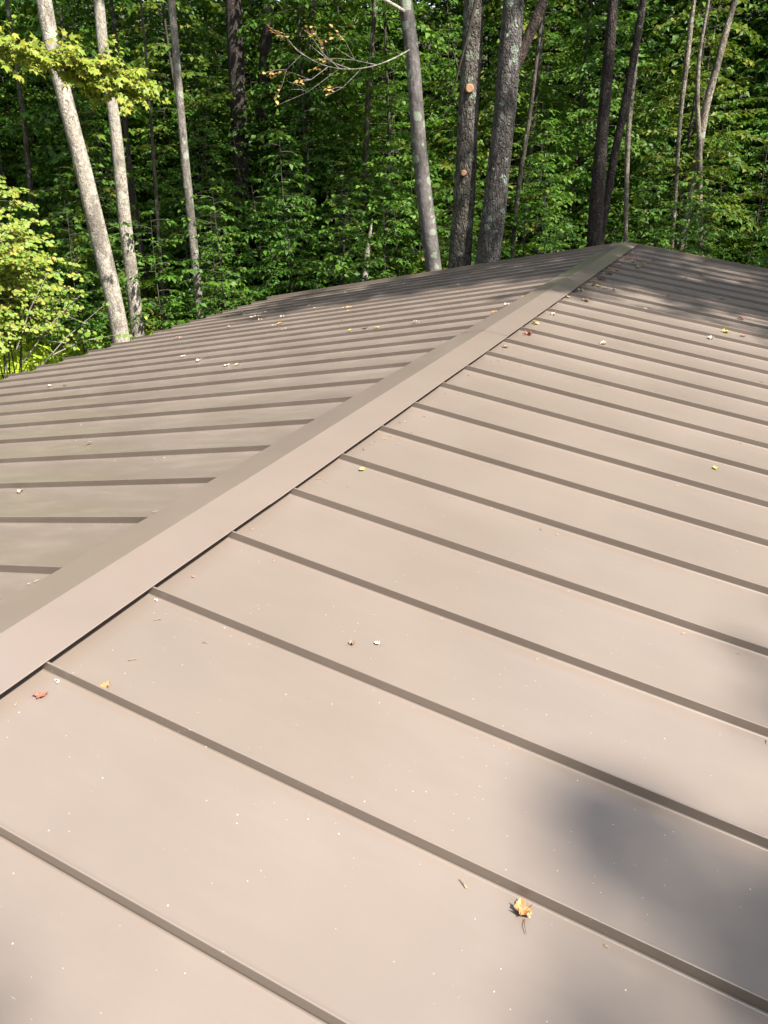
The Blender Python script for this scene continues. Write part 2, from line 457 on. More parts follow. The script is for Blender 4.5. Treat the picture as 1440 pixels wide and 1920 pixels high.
def seam_mesh(sg, y, dy, seed):
    r = np.random.default_rng(seed)
    prof = [(0, -.004), (0, HS - .0016), (.0005, HS - .0005), (.0016, HS), (RW - .0016, HS), (RW - .0005, HS - .0005), (RW, HS - .0016), (RW, -.004)]
    ss = np.r_[.03, np.linspace(.3, SE, 12)]
    V = []
    ph = r.uniform(0, 6.28)
    for s in ss:
        for (b, h) in prof:
            V.append(rp(sg, s, y + b + (.0012 * math.sin(s * 1.9 + ph) if h > .01 else 0), h))
    n = len(prof); F = []
    for i in range(len(ss) - 1):
        for j in range(n - 1):
            q = (i * n + j, (i + 1) * n + j, (i + 1) * n + j + 1, i * n + j + 1)
            F.append(q if sg > 0 else q[::-1])
    m = len(ss) - 1
    F.append(tuple(m * n + j for j in range(n)) if sg > 0 else tuple(m * n + n - 1 - j for j in range(n)))
    return new_mesh('seam', V, F, M_ROOF)

for sg, yo in ((1, -.1389), (-1, -.1414)):
    for k in range(-7, 25):
        ya, yb = yo + (k - 1) * SP, yo + k * SP
        p = link('roof_panel', panel_mesh(sg, ya, yb, k * 7 + sg + 500), house)
        s = link('seam', seam_mesh(sg, yb, 0, k * 5 + sg + 900), None)
        s.parent = p
        s.matrix_parent_inverse = (Matrix.Translation(-Vector(house.location))).inverted() @ Matrix.Translation(-Vector(house.location))
    # last strip of pan up to the far rake trim
    ya = yo + 24 * SP
    V = [rp(sg, s, y, h) for s in (.035, SE - .02) for y, h in ((ya + .0068, .01), (ya + .0085, .002), (ya + .012, 0), (Y1 - .002, 0))]
    F = [(j, j + 4, j + 5, j + 1) if sg > 0 else (j + 1, j + 5, j + 4, j) for j in range(3)]
    link('roof_panel', new_mesh('roof_panel', V, F, M_ROOF), house)

def slab(sg, s0, s1, ya, yb, h0, h1, mat, name, smat=None):
    V = [rp(sg, s, y, h) for h in (h0, h1) for s, y in ((s0, ya), (s1, ya), (s1, yb), (s0, yb))]
    F = [(0, 3, 2, 1), (4, 5, 6, 7), (0, 1, 5, 4), (1, 2, 6, 5), (2, 3, 7, 6), (3, 0, 4, 7)]
    if sg < 0: F = [f[::-1] for f in F]
    return link(name, new_mesh(name, V, F, mat), house)

for sg in (1, -1):
    slab(sg, .004, SE - .03, Y0 + .01, Y1 - .01, -.055, -.018, M_DECK, 'roof_deck')
    # rake trims: a raised metal edge with a drop face
    for ya, yb in ((Y1, Y1 + .045), (Y0 - .045, Y0)):
        slab(sg, .03, SE + .004, ya, yb, -.16, HS + .012, M_TRIM, 'rake_trim')
    slab(sg, SE - .028, SE - .004, Y0 + .01, Y1 - .01, -.15, -.008, M_TRIM, 'fascia')
    # closure strips set back under the ridge cap, between the seams
    slab(sg, .05, .065, Y0 + .01, Y1 - .01, .0015, HS - .001, M_CLOSE, 'closure_strip')

# ridge cap in ten-foot lengths, each lapped over the next
cuts = [-3.45, -2.10, .94, 3.99, 7.04, 10.165]
for i in range(5):
    ya, yb = cuts[i] - (.03 if i else 0), cuts[i + 1]
    lift = HS + .006 + .0013 * (i % 2)
    r = np.random.default_rng(40 + i)
    ny = 16
    V = []; F = []
    ys = np.linspace(ya, yb, ny)
    for j, y in enumerate(ys):
        wv = .0008 * math.sin(y * 2.3 + i)
        wr, wl = wv + .0007 * math.sin(y * 5.1), wv
        L = [(-1, CAPW - .004, -.0035), (-1, CAPW, -.003 + wl), (-1, CAPW + .0005, -.001 + wl), (-1, CAPW - .002, wl), (-1, CAPW * .5, .0004), (-1, .006, .0002)]
        for sg, s, h in L: V.append(rp(sg, s, y, lift + h))
        V.append((0, y, lift / CA + .0002))
        for sg, s, h in reversed(L): V.append(rp(1, s, y, lift + (h if h > -.0015 else h) + (wr - wl if s > .1 else 0)))
    n = 13
    for j in range(ny - 1):
        for q in range(n - 1):
            F.append((j * n + q, j * n + q + 1, (j + 1) * n + q + 1, (j + 1) * n + q))
    me = new_mesh('ridge_cap', V, F, M_TRIM)
    link('ridge_cap', me, house)
# end fold of the cap over the far gable
mb = MB(); mb.add([(-.164, Y1 + .047, -.02), (.164, Y1 + .047, -.02), (.164, Y1 + .047, .004), (0, Y1 + .047, .034), (-.164, Y1 + .047, .004)], [(0, 1, 2, 3, 4)])
# dabs of pale sealant squeezed out at two seam ends
for x, y, sc in ((.205, -.152, .6), (.183, .256, .5)):
    mb = MB()
    z0 = -x * math.tan(A)
    th = np.linspace(-.4, 2.6, 8)
    mb.tube(np.stack([x + .012 * sc * np.cos(th), y - .006 + .012 * sc * np.sin(th), z0 + .004 + 0 * th], 1), .0035 * sc * np.sin(np.linspace(.4, 2.8, 8)) + .001, 6)
    link('sealant_dab', mb.mesh('sealant_dab', M_SEAL, True), house)
# walls below the eaves
WX = SE * CA - .42; zt = -WX * math.tan(A) - .05
for sg in (1, -1):
    mb = MB(); mb.box(sg * WX - .06, sg * WX + .06, Y0 + .45, Y1 - .45, GZ - .2, zt)
    link('wall', mb.mesh('wall', M_WALL), house)
for y in (Y0 + .45, Y1 - .45):
    V = []
    for yy in (y - .05, y + .05):
        V += [(-WX + .06, yy, GZ - .2), (WX - .06, yy, GZ - .2), (WX - .06, yy, zt), (0, yy, -.06), (-WX + .06, yy, zt)]
    F = [(0, 1, 2, 3, 4), (9, 8, 7, 6, 5)] + [(i, 5 + i, 5 + (i + 1) % 5, (i + 1) % 5) for i in range(5)]
    link('wall', new_mesh('wall', V, F, M_WALL), house)

# ------------------------------------------------------------------ tree makers
def crown_proto(seed, H0, H1, Rm, nb, size, mat, dens=1.0, twig=.3, step=.085, aspect=.6):
    """high crown: limbs from a leader between H0 and H1 (local z)"""
    global rng
    rng = np.random.default_rng(seed)
    W_, L_ = MB(), Leaves()
    ga = 2.399
    for i in range(nb):
        u = (i + rng.uniform(0, 1)) / nb
        z = H0 + (H1 - H0) * u
        Ln = Rm * (.45 + .75 * math.sin(math.pi * min(1, .15 + .85 * u)) ** .8) * rng.uniform(.6, 1.1)
        branch(W_, L_, np.array([0, 0, z]), i * ga + rng.normal(0, .4), Ln, rng.uniform(.15, .6), rng.uniform(.15, .5), .012 * Ln + .01, size, step, twig, aspect, 4, dens, .5)
    return W_.mesh('branches', M_TWIG, True), L_.mesh('crown', mat, 'oval')

def sapling_proto(seed, H, Rm, nb, size, mat, z0=.12, lean=.06, twig=.13, step=.05, aspect=.58, tpl='oval', bark=None, dens=1.0):
    global rng
    rng = np.random.default_rng(seed)
    W_, L_ = MB(), Leaves()
    zs = np.linspace(0, H, 12)
    ax, ay = rng.normal(0, lean, 2)
    sx = ax * zs + .04 * np.sin(zs * 1.3 + seed); sy = ay * zs + .04 * np.cos(zs * 1.1 + seed)
    r0 = .0055 * H + .004
    W_.tube(np.stack([sx, sy, zs], 1), r0 * (1 - .97 * zs / H) + .0015, 6)
    for i in range(nb):
        u = z0 + (1 - z0) * (i + rng.uniform(0, 1)) / nb
        z = u * H
        P0 = np.array([np.interp(z, zs, sx), np.interp(z, zs, sy), z])
        Ln = Rm * (1.15 - .85 * u) * rng.uniform(.55, 1.15)
        branch(W_, L_, P0, i * 2.399 + rng.normal(0, .5), Ln, rng.uniform(.05, .4), rng.uniform(.1, .5), .0045 * Ln + .003, size, step, twig, aspect, 4, dens)
    return W_.mesh('stem', bark or M_TWIG, True), L_.mesh('crown', mat, tpl)

def trunk_mesh(rows, top, bark, seg=14, wob=.035, step=.11):
    """rows run from high to low (x, y, z, r); carry it down to the ground and up to 'top'"""
    R_ = np.array(rows)[::-1]                           # low to high
    d = (R_[2, :3] - R_[0, :3]); d = d / max(d[2], .2)
    gz = float(ground_z(R_[0, 0], R_[0, 1]))
    lo = R_[0].copy(); dz = lo[2] - (gz - .25)
    base = np.r_[lo[:3] - d * dz * .8 * np.array([1, 1, 0]) - np.array([0, 0, dz]), lo[3] * 1.45]
    mid = np.r_[lo[:3] - d * (dz - .7) * .8 * np.array([1, 1, 0]) - np.array([0, 0, dz - .7]), lo[3] * 1.08]
    e = R_[-1, :3] - R_[-3, :3]; e = e / max(e[2], .2)
    hi = R_[-1]; dzt = top - hi[2]
    ups = [np.r_[hi[:3] + e * dzt * f * np.array([.6, .6, 1]), hi[3] * (1 - .75 * f)] for f in (.35, .7, 1.0)]
    P = np.vstack([base, mid, R_, *ups])
    Q = resample(P, step)
    mb = MB(); mb.tube(Q[:, :3], np.maximum(Q[:, 3], .012), seg, wob)
    return mb.mesh('trunk', bark, True), Q

CROWNS = [crown_proto(100 + i, 0, 6.5, 2.8, 34, .17, M_CANOPY, 1.0) for i in range(3)]

TR = {
    'T1': [(-8.273, 8.843, 3.336, 0.108), (-8.29, 8.836, 2.669, 0.114), (-8.229, 8.863, 2.322, 0.116), (-8.218, 8.868, 1.967, 0.117), (-8.143, 8.902, 1.228, 0.124), (-8.095, 8.924, 0.451, 0.14), (-8.037, 8.951, -0.368, 0.144), (-7.983, 8.975, -1.233, 0.139), (-7.998, 8.968, -1.774, 0.151)],
    'T2': [(-8.174, 9.877, 3.464, 0.082), (-8.234, 9.85, 2.754, 0.084), (-8.202, 9.864, 2.005, 0.086), (-8.233, 9.85, 1.219, 0.097), (-8.283, 9.827, 0.392, 0.109), (-8.301, 9.819, -0.48, 0.112), (-8.347, 9.798, -1.591, 0.121)],
    'T3': [(-7.847, 11.233, 3.616, 0.066), (-7.868, 11.224, 2.849, 0.063), (-7.898, 11.21, 2.044, 0.07), (-7.922, 11.199, 1.197, 0.076), (-7.938, 11.192, 0.305, 0.083), (-7.954, 11.184, -0.635, 0.08), (-7.98, 11.173, -1.526, 0.082)],
    'T4': [(-3.585, 11.081, 3.227, 0.105), (-3.504, 11.117, 2.758, 0.106), (-3.464, 11.136, 2.344, 0.108), (-3.438, 11.147, 1.845, 0.11), (-3.382, 11.173, 1.101, 0.117), (-3.3, 11.21, 0.318, 0.133), (-3.189, 11.26, -0.509, 0.132)],
    'T5': [(-2.86, 12.069, 3.295, 0.15), (-2.868, 12.065, 2.593, 0.162), (-2.907, 12.047, 1.857, 0.162), (-2.916, 12.043, 1.082, 0.174), (-2.959, 12.024, 0.266, 0.188), (-3.003, 12.004, -0.593, 0.198)],
    'T6': [(-2.223, 12.028, 3.235, 0.151), (-2.236, 12.023, 2.827, 0.169), (-2.263, 12.01, 2.407, 0.171), (-2.279, 12.003, 1.827, 0.175), (-2.345, 11.973, 1.07, 0.179), (-2.398, 11.949, 0.273, 0.193), (-2.466, 11.918, -0.396, 0.206)],
    'T6f': [(-2.233, 12.024, 2.191, 0.082), (-2.105, 12.082, 2.509, 0.098), (-1.992, 12.133, 2.786, 0.085), (-1.888, 12.181, 3.023, 0.076), (-1.797, 12.222, 3.224, 0.067)],
    'T7': [(-1.149, 14.163, 3.425, 0.075), (-1.147, 14.164, 2.662, 0.095), (-1.153, 14.161, 1.862, 0.097), (-1.151, 14.162, 1.02, 0.114), (-1.146, 14.164, 0.314, 0.135), (-1.132, 14.171, -0.422, 0.148)],
    'T8': [(-0.708, 14.473, 3.428, 0.058), (-0.769, 14.445, 2.662, 0.063), (-0.85, 14.409, 1.858, 0.07), (-0.914, 14.379, 1.356, 0.071), (-0.963, 14.357, 0.839, 0.072), (-1.015, 14.334, 0.214, 0.073), (-1.058, 14.314, -0.34, 0.079)],
    'T9': [(-0.961, 15.786, 3.46, 0.034), (-0.946, 15.793, 2.96, 0.034), (-0.931, 15.8, 2.446, 0.04), (-0.96, 15.786, 2.006, 0.045), (-0.963, 15.785, 1.554, 0.051), (-0.919, 15.805, 0.806, 0.047), (-0.827, 15.847, -0.376, 0.043)],
    'T10': [(-0.325, 18.71, 3.956, 0.038), (-0.346, 18.701, 3.486, 0.05), (-0.326, 18.709, 3.003, 0.062), (-0.337, 18.704, 2.509, 0.057), (-0.338, 18.704, 2.003, 0.046), (-0.301, 18.721, 1.164, 0.041), (-0.243, 18.747, 0.401, 0.042)],
    'T11': [(0.447, 19.61, 4.199, 0.056), (0.387, 19.582, 3.915, 0.057), (0.302, 19.544, 3.431, 0.074), (0.246, 19.518, 2.935, 0.081), (0.168, 19.483, 2.428, 0.082), (0.087, 19.446, 1.907, 0.089), (0.093, 19.449, 1.371, 0.09), (0.076, 19.441, 0.822, 0.079), (0.036, 19.423, 0.259, 0.08)],
    'T11b': [(-0.093, 19.255, 3.721, 0.034), (-0.161, 19.224, 3.137, 0.04), (-0.114, 19.245, 2.531, 0.047), (-0.069, 19.266, 2.013, 0.053), (0.079, 19.333, 1.371, 0.054)],
    'B1': [(-10.648, 17.32, 4.879, 0.19), (-10.704, 17.294, 3.788, 0.201), (-10.728, 17.283, 2.758, 0.212), (-10.801, 17.25, 1.437, 0.218)],
    'B2': [(-9.386, 18.99, 5.001, 0.073), (-9.442, 18.965, 4.439, 0.074), (-9.55, 18.916, 3.628, 0.082), (-9.629, 18.88, 2.91, 0.083)],
    'B3': [(-7.14, 17.814, 4.632, 0.048), (-7.203, 17.785, 3.908, 0.055), (-7.266, 17.756, 3.269, 0.069), (-7.324, 17.73, 2.832, 0.069), (-7.419, 17.687, 1.584, 0.071)],
    'B4': [(-3.64, 19.402, 4.539, 0.048), (-3.666, 19.39, 3.815, 0.055), (-3.688, 19.38, 3.174, 0.062), (-3.728, 19.362, 2.403, 0.063), (-3.758, 19.348, 1.604, 0.065)],
    'B5': [(-2.666, 14.902, 1.688, 0.04), (-2.715, 14.88, 1.37, 0.046), (-2.767, 14.856, 0.857, 0.047), (-2.837, 14.825, 0.282, 0.047), (-2.841, 14.823, -0.314, 0.048)],
    'B6': [(-9.781, 12.771, 2.837, 0.026), (-9.821, 12.753, 2.188, 0.032), (-9.863, 12.734, 1.516, 0.032), (-9.909, 12.713, 0.718, 0.039), (-9.978, 12.682, -0.114, 0.039)],
    'B7': [(-14.047, 13.581, 3.46, 0.047), (-14.084, 13.564, 2.835, 0.048), (-14.123, 13.546, 2.3, 0.055), (-14.131, 13.543, 1.862, 0.062), (-14.249, 13.489, 0.961, 0.063)],
    'B8': [(-10.625, 12.937, 2.711, 0.043), (-10.663, 12.92, 1.64, 0.05), (-10.704, 12.901, 0.718, 0.062), (-10.711, 12.898, -0.139, 0.075), (-10.724, 12.892, -0.92, 0.077)],
    'B9': [(-5.642, 14.101, -0.081, 0.038), (-5.701, 14.074, -0.39, 0.05), (-5.771, 14.042, -0.704, 0.061), (-5.804, 14.027, -1.133, 0.067)],
    'B10': [(-10.897, 19.403, 5.197, 0.152), (-11.034, 19.341, 4.251, 0.155), (-11.2, 19.265, 3.142, 0.166), (-11.368, 19.189, 1.717, 0.17)],
    'B11': [(-3.754, 23.743, 5.164, 0.065), (-3.556, 23.833, 3.916, 0.066), (-3.396, 23.905, 2.874, 0.068), (-3.206, 23.992, 0.95, 0.078)],
    'B12': [(0.801, 22.515, 3.928, 0.058), (0.954, 22.585, 3.256, 0.059), (1.028, 22.619, 2.331, 0.066), (1.219, 22.705, 0.871, 0.069)],
}
INFO = {
 'T1': ('bright pale leaning trunk, left one of the pair behind the left eave', M_BARK_PALE, 11),
 'T2': ('pale brown trunk tree just right of the leftmost bright leaning trunk', M_BARK_PALE, 11.5),
 'T3': ('slim grey straight trunk tree standing apart, third from the left behind the eave', M_BARK_SLIM, 12),
 'T4': ('smooth grey lichen spotted trunk, left one of the three close trunks', M_BARK_SMOOTH, 11.5),
 'T5': ('rough brown trunk with two orange pruning cuts, middle of the three close trunks', M_BARK_ROUGH, 13),
 'T6': ('thick grey lichen spotted forking trunk, right one of the three close trunks', M_BARK_GREY, 12.5),
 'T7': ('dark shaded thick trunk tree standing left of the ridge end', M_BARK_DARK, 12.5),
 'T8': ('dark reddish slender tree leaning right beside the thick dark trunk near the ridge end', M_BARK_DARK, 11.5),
 'T9': ('thin pale sunlit tree behind the dark leaning trunk beyond the ridge end', M_BARK_DAPPLE, 9),
 'T10': ('thin sun dappled white tree left of the pale double trunk at right', M_BARK_DAPPLE, 9),
 'T11': ('pale dappled tree leaning right, taller of the double trunk at far right', M_BARK_DAPPLE, 11),
 'T11b': ('short thin pale tree close left of the taller leaning double trunk at right', M_BARK_DAPPLE, 8),
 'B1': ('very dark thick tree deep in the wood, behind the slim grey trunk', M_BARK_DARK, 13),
 'B2': ('thin brown tree behind the orange leaved bare branch', M_BARK_FAR, 12),
 'B3': ('thin pale tree left of the smooth leaning lichen spotted trunk', M_BARK_FAR, 11),
 'B4': ('thin grey tree in the wood, right of the forking thick trunk', M_BARK_FAR, 11),
 'B5': ('thin crooked brown tree low behind the forking thick trunk', M_BARK_FAR, 7),
 'B6': ('very thin greenish tree between the second pale trunk and the slim grey trunk', M_BARK_FAR, 7),
 'B7': ('thin reddish grey tree in the wood at the far left', M_BARK_FAR, 10),
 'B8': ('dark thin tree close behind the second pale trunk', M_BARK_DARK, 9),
 'B9': ('short broken pale snag low among leaves left of the three close trunks', M_BARK_PALE, .02),
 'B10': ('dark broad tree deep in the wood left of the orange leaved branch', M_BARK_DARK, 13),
}
TREES = {}
for key, rows in TR.items():
    if key not in INFO: continue
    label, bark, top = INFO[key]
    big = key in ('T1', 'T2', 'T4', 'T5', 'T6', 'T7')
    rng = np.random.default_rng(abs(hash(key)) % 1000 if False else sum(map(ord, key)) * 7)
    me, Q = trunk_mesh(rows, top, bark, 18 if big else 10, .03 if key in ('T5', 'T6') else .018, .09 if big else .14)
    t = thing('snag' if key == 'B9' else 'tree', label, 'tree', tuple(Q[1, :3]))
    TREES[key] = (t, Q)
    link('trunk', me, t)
    if key == 'B9': continue
    bm_, cm_ = CROWNS[(len(TREES)) % 3]
    for nm, m_ in (('branches', bm_), ('crown', cm_)):
        c = link(nm, m_, t, True)
        s = {'T3': .6, 'T8': .6, 'T9': .45, 'T10': .5, 'T11': .7, 'T11b': .45}.get(key, .55 if key[0] == 'B' else .85)
        if key in ('B1', 'B10'): s = 1.0
        c.scale = (s, s, s)
        c.rotation_euler = (0, 0, len(TREES) * 1.7)
        c.location = Vector(Q[-1, :3]) - Vector(t.location) - Vector((0, 0, 5.2 * s))
# fork, cuts and limbs of the three close trunks
t6 = TREES['T6'][0]
rng = np.random.default_rng(5)
Q = resample(TR['T6f'] + [(-1.5, 12.35, 4.2, .055), (-1.2, 12.5, 6.0, .03)], .08)
mb = MB(); mb.tube(Q[:, :3], Q[:, 3], 12, .05)
link('fork_limb', mb.mesh('fork_limb', M_SPLIT, True), t6)['label'] = 'reddish split limb forking to the right'
t5 = TREES['T5'][0]
for (x, y, z, r) in ((-2.835, 11.885, 2.10, .062), (-2.895, 11.84, .89, .042)):
    dirc = unit([CX - x + .6, CY - y, .1])
    mb = MB(); P = np.stack([np.array([x, y, z]) - dirc * .08, np.array([x, y, z]) + dirc * .035, np.array([x, y, z]) + dirc * .045])
    mb.tube(P, [r * 1.25, r, r * .85], 14, 0, True)
    link('pruned_stub', mb.mesh('pruned_stub', M_CUT, False), t5)
mb = MB()
mb.tube(resample([(-2.62, 11.75, 3.6, .03), (-2.78, 11.7, 2.9, .026), (-2.98, 11.75, 2.35, .022), (-3.1, 11.8, 2.0, .016)], .1)[:, :3], np.linspace(.032, .012, len(resample([(-2.62, 11.75, 3.6, .03), (-2.78, 11.7, 2.9, .026), (-2.98, 11.75, 2.35, .022), (-3.1, 11.8, 2.0, .016)], .1))), 7, .05)
mb.tube(np.array([(-2.98, 11.75, 2.38), (-3.06, 11.72, 2.6), (-3.02, 11.7, 2.72)]), [.014, .01, .004], 5)
link('dead_limb', mb.mesh('dead_limb', M_TWIG, True), t5)
t4 = TREES['T4'][0]
W_, L_ = MB(), Leaves()
main = resample([(-3.46, 11.1, 2.62, .028), (-3.6, 10.63, 2.42, .024), (-3.85, 10.4, 2.31, .02), (-4.11, 10.18, 2.27, .018), (-4.48, 9.91, 2.36, .014), (-4.72, 9.80, 2.5, .01), (-4.85, 9.75, 2.72, .006)], .08)
W_.tube(main[:, :3], main[:, 3] * .45, 6, .05)
for k, (i, dx, dy, dz) in enumerate(((.45, -.5, -.25, -.35), (.55, -.65, .0, .35), (.62, -.4, -.2, .5), (.7, -.45, -.25, -.2), (.8, -.35, -.2, .35), (.35, -.55, -.3, .25), (.88, -.5, -.1, -.25), (.6, -.9, -.35, -.45))):
    P = main[int(i * (len(main) - 1)), :3]
    E_ = P + np.array([dx, dy, dz]) * 1.0
    mid = (P + E_) / 2 + np.array([0, 0, -.06])
    W_.tube(np.stack([P, mid, E_]), [.009, .006, .0025], 4)
    for q in range(2):
        D = E_ + rng.normal(0, .22, 3)
        W_.tube(np.stack([mid, (mid + D) / 2 + .02, D]), [.005, .0035, .002], 3)
        if k != 7: twig_leaves(L_, mid * .5 + D * .5, D, .035, .066, .75)
    if k % 2 == 0: twig_leaves(L_, mid * .4 + E_ * .6, E_, .035, .066, .75)
bl = link('branch', W_.mesh('branch', M_BARK_SLIM, True), t4)
bl['label'] = 'bare bleached branch arching out to the left'
link('branch_leaves', L_.mesh('branch_leaves', M_ORANGE, 'round'), t4)['label'] = 'orange autumn leaves on the bare branch'
W_ = MB()
W_.tube(np.array([(-3.52, 11.05, 3.05), (-3.75, 10.8, 3.2), (-4.0, 10.6, 3.28), (-4.3, 10.5, 3.5)]), [.03, .024, .016, .008], 6)
link('branch', W_.mesh('branch', M_BARK_PALE, True), t4)

# ------------------------------------------------------------------ understory saplings
SAP = []
for i, (H, R_, nb, sz) in enumerate(((3.4, 1.3, 30, .105), (4.2, 1.5, 38, .108), (5.2, 1.7, 48, .112), (6.4, 1.9, 56, .116), (7.6, 2.1, 62, .12))):
    for j in range(2):
        st, cr = sapling_proto(200 + i * 10 + j, H, R_, nb, sz, M_BEECH if j == 0 else M_DEEP, dens=.92)
        SAP.append((H, st, cr))
    if i % 2 == 0:                                       # a broad-leaved kind among them
        st, cr = sapling_proto(260 + i, H, R_, int(nb * .8), sz * 1.45, M_CANOPY, twig=.2, step=.085, aspect=.8, tpl='maple')
        SAP.append((H, st, cr))
MID = []
for j in range(3):
    st, cr = sapling_proto(300 + j, 11.5, 2.9, 78, .17, (M_BEECH, M_CANOPY, M_DEEP)[j], .16, .02, .26, .075)
    MID.append((11.5, st, cr))

def place(name, proto, x, y, rz, sc, label, group, cat='tree', dz=0):
    H, st, cr = proto
    t = thing(name, label, cat, (x, y, float(ground_z(x, y)) - .08 + dz), group)
    t.rotation_euler = (0, 0, rz); t.scale = (sc, sc, sc)
    link('stem', st, t, True); link('crown', cr, t, True)
    return t

FW = np.array([-.41328, .91061]); RT = np.array([.91061, .41328])
def px_of(x, y):
    d = np.array([x - CX, y - CY]); f = d @ FW; return 720 + 1463 * (d @ RT) / max(f, .1), f
ZN = [(110, 'at the far left'), (250, 'behind the two pale leaning trunks'), (420, 'by the slim grey trunk'), (640, 'under the orange leaved branch'),
      (800, 'left of the three close trunks'), (960, 'behind the three close trunks'), (1120, 'left of the dark ridge-end trunk'), (1270, 'right of the dark ridge-end trunk'), (9999, 'at the far right')]
def zone(px):
    for lim, nme in ZN:
        if px < lim: return nme
rs = np.random.default_rng(77)
pts = []
tries = 0
while len(pts) < 235 and tries < 15000:
    tries += 1
    f = 13.9 + 17 * rs.uniform() ** 1.25
    px = rs.uniform(-260, 1700)
    l = (px - 720) / 1463 * f
    p = np.array([CX, CY]) + FW * f + RT * l
    if p[0] > -7.6 and abs(p[0]) < 7 and p[1] < 11.6: continue
    # gaps in front of the deeper trunks
    H = None
    if 1080 < px < 1215 and f < 17.2: continue
    if 1255 < px < 1400 and f < 20.5 and rs.uniform() < .6: continue
    if px < 130 and f < 22: continue
    if f < 14.9 and (170 < px < 290 or 740 < px < 975 or 340 < px < 390): continue
    if any(np.hypot(*(p - q[0])) < .85 + .016 * f for q in pts): continue
    pts.append((p, px, f))
RANK = {}
for p, px, f in pts:
    # height so that leaf layers stack up from the roof line to about the horizon
    Hw = rs.uniform(2.8, 4.6) + .22 * (f - 14) + (.5 if px < 1000 else -.3)
    if px > 1080: Hw = min(Hw, 3.9 + .16 * (f - 14))
    i = min(range(len(SAP)), key=lambda k: abs(SAP[k][0] - Hw) + rs.uniform(0, .5))
    depth = 'front' if f < 17 else ('middle' if f < 23 else 'deep')
    o_ = place('sapling', SAP[i], p[0], p[1], rs.uniform(0, 6.28), Hw / SAP[i][0], '', 'leafy saplings of the understory')
    RANK.setdefault((depth + ' sapling', zone(px)), []).append((px, o_))
# taller young trees further back
pts2 = []
tries = 0
while len(pts2) < 75 and tries < 5000:
    tries += 1
    f = 20 + 16 * rs.uniform(); px = rs.uniform(-350, 1800)
    l = (px - 720) / 1463 * f
    p = np.array([CX, CY]) + FW * f + RT * l
    if any(np.hypot(*(p - q)) < 1.9 for q in pts2): continue
    pts2.append(p)
    o_ = place('young_tree', MID[len(pts2) % 3], p[0], p[1], rs.uniform(0, 6.28), rs.uniform(.75, 1.1), '', 'tall young trees in the depth of the wood')
    RANK.setdefault(('tall young tree', zone(px)), []).append((px, o_))
ORD = ['first', 'second', 'third', 'fourth', 'fifth', 'sixth', 'seventh', 'eighth', 'ninth', 'tenth', 'eleventh', 'twelfth', 'thirteenth', 'fourteenth', 'fifteenth', 'sixteenth', 'seventeenth', 'eighteenth', 'nineteenth', 'twentieth', 'twenty-first', 'twenty-second', 'twenty-third', 'twenty-fourth', 'twenty-fifth', 'twenty-sixth', 'twenty-seventh', 'twenty-eighth', 'twenty-ninth', 'thirtieth'] + ['last'] * 20
for (kind, zn), L in RANK.items():
    L.sort(key=lambda q: q[0])
    for k, (px, o_) in enumerate(L):
        o_['label'] = f'leafy green {kind} {zn}' + ('' if len(L) == 1 else f', {ORD[k]} from left')

# ------------------------------------------------------------------ far wood that reads as one mass
L_ = Leaves()
rf = np.random.default_rng(9)
for _ in range(5800):
    an = rf.uniform(-1.15, 1.15) if _ < 4500 else rf.uniform(1.15, 5.13)
    f = rf.uniform(28, 48)
    d = FW * math.cos(an) - RT * -math.sin(an)
    x, y = CX + d[0] * f, CY + d[1] * f
    z = float(ground_z(x, y)) + rf.uniform(0, 1) ** .8 * 19
    m = 95
    p = np.array([x, y, z]) + rf.normal(0, 1, (m, 3)) * np.array([1.3, 1.3, .5])
    a = rf.normal(0, 1, (m, 3)); a[:, 2] = a[:, 2] * .3 - .3
    n = np.array([0, 0, 1.]) + rf.normal(0, .45, (m, 3))
    s = rf.uniform(.2, .34, m)
    L_.add(p, a, n, s, s * .65)
fwd = link('distant_wood', L_.mesh('distant_wood', M_DEEP, 'quad'))
fwd['kind'] = 'stuff'

# unseen wood behind and beside the viewer, added to dim sky light on seams
L_ = Leaves()
for _ in range(2600):
    an = rf.uniform(2.75, 5.0) if _ < 2100 else rf.uniform(1.5, 2.75)
    near = _ < 2100
    f = rf.uniform(11, 17) if near else rf.uniform(25, 33)
    d = FW * math.cos(an) + RT * math.sin(an)
    x, y = CX + d[0] * f, CY + d[1] * f
    z = float(ground_z(x, y)) + rf.uniform(0, 1) ** .85 * (17 if near else 13)
    m = 60
    p = np.array([x, y, z]) + rf.normal(0, 1, (m, 3)) * np.array([.8, .8, .35])
    a = rf.normal(0, 1, (m, 3)); a[:, 2] = a[:, 2] * .3 - .3
    s = rf.uniform(.18, .32, m)
    L_.add(p, a, np.array([0, 0, 1.]) + rf.normal(0, .45, (m, 3)), s, s * .65)
sw = link('unseen_wood', L_.mesh('unseen_wood', M_DEEP, 'quad'))
sw['kind'] = 'stuff'

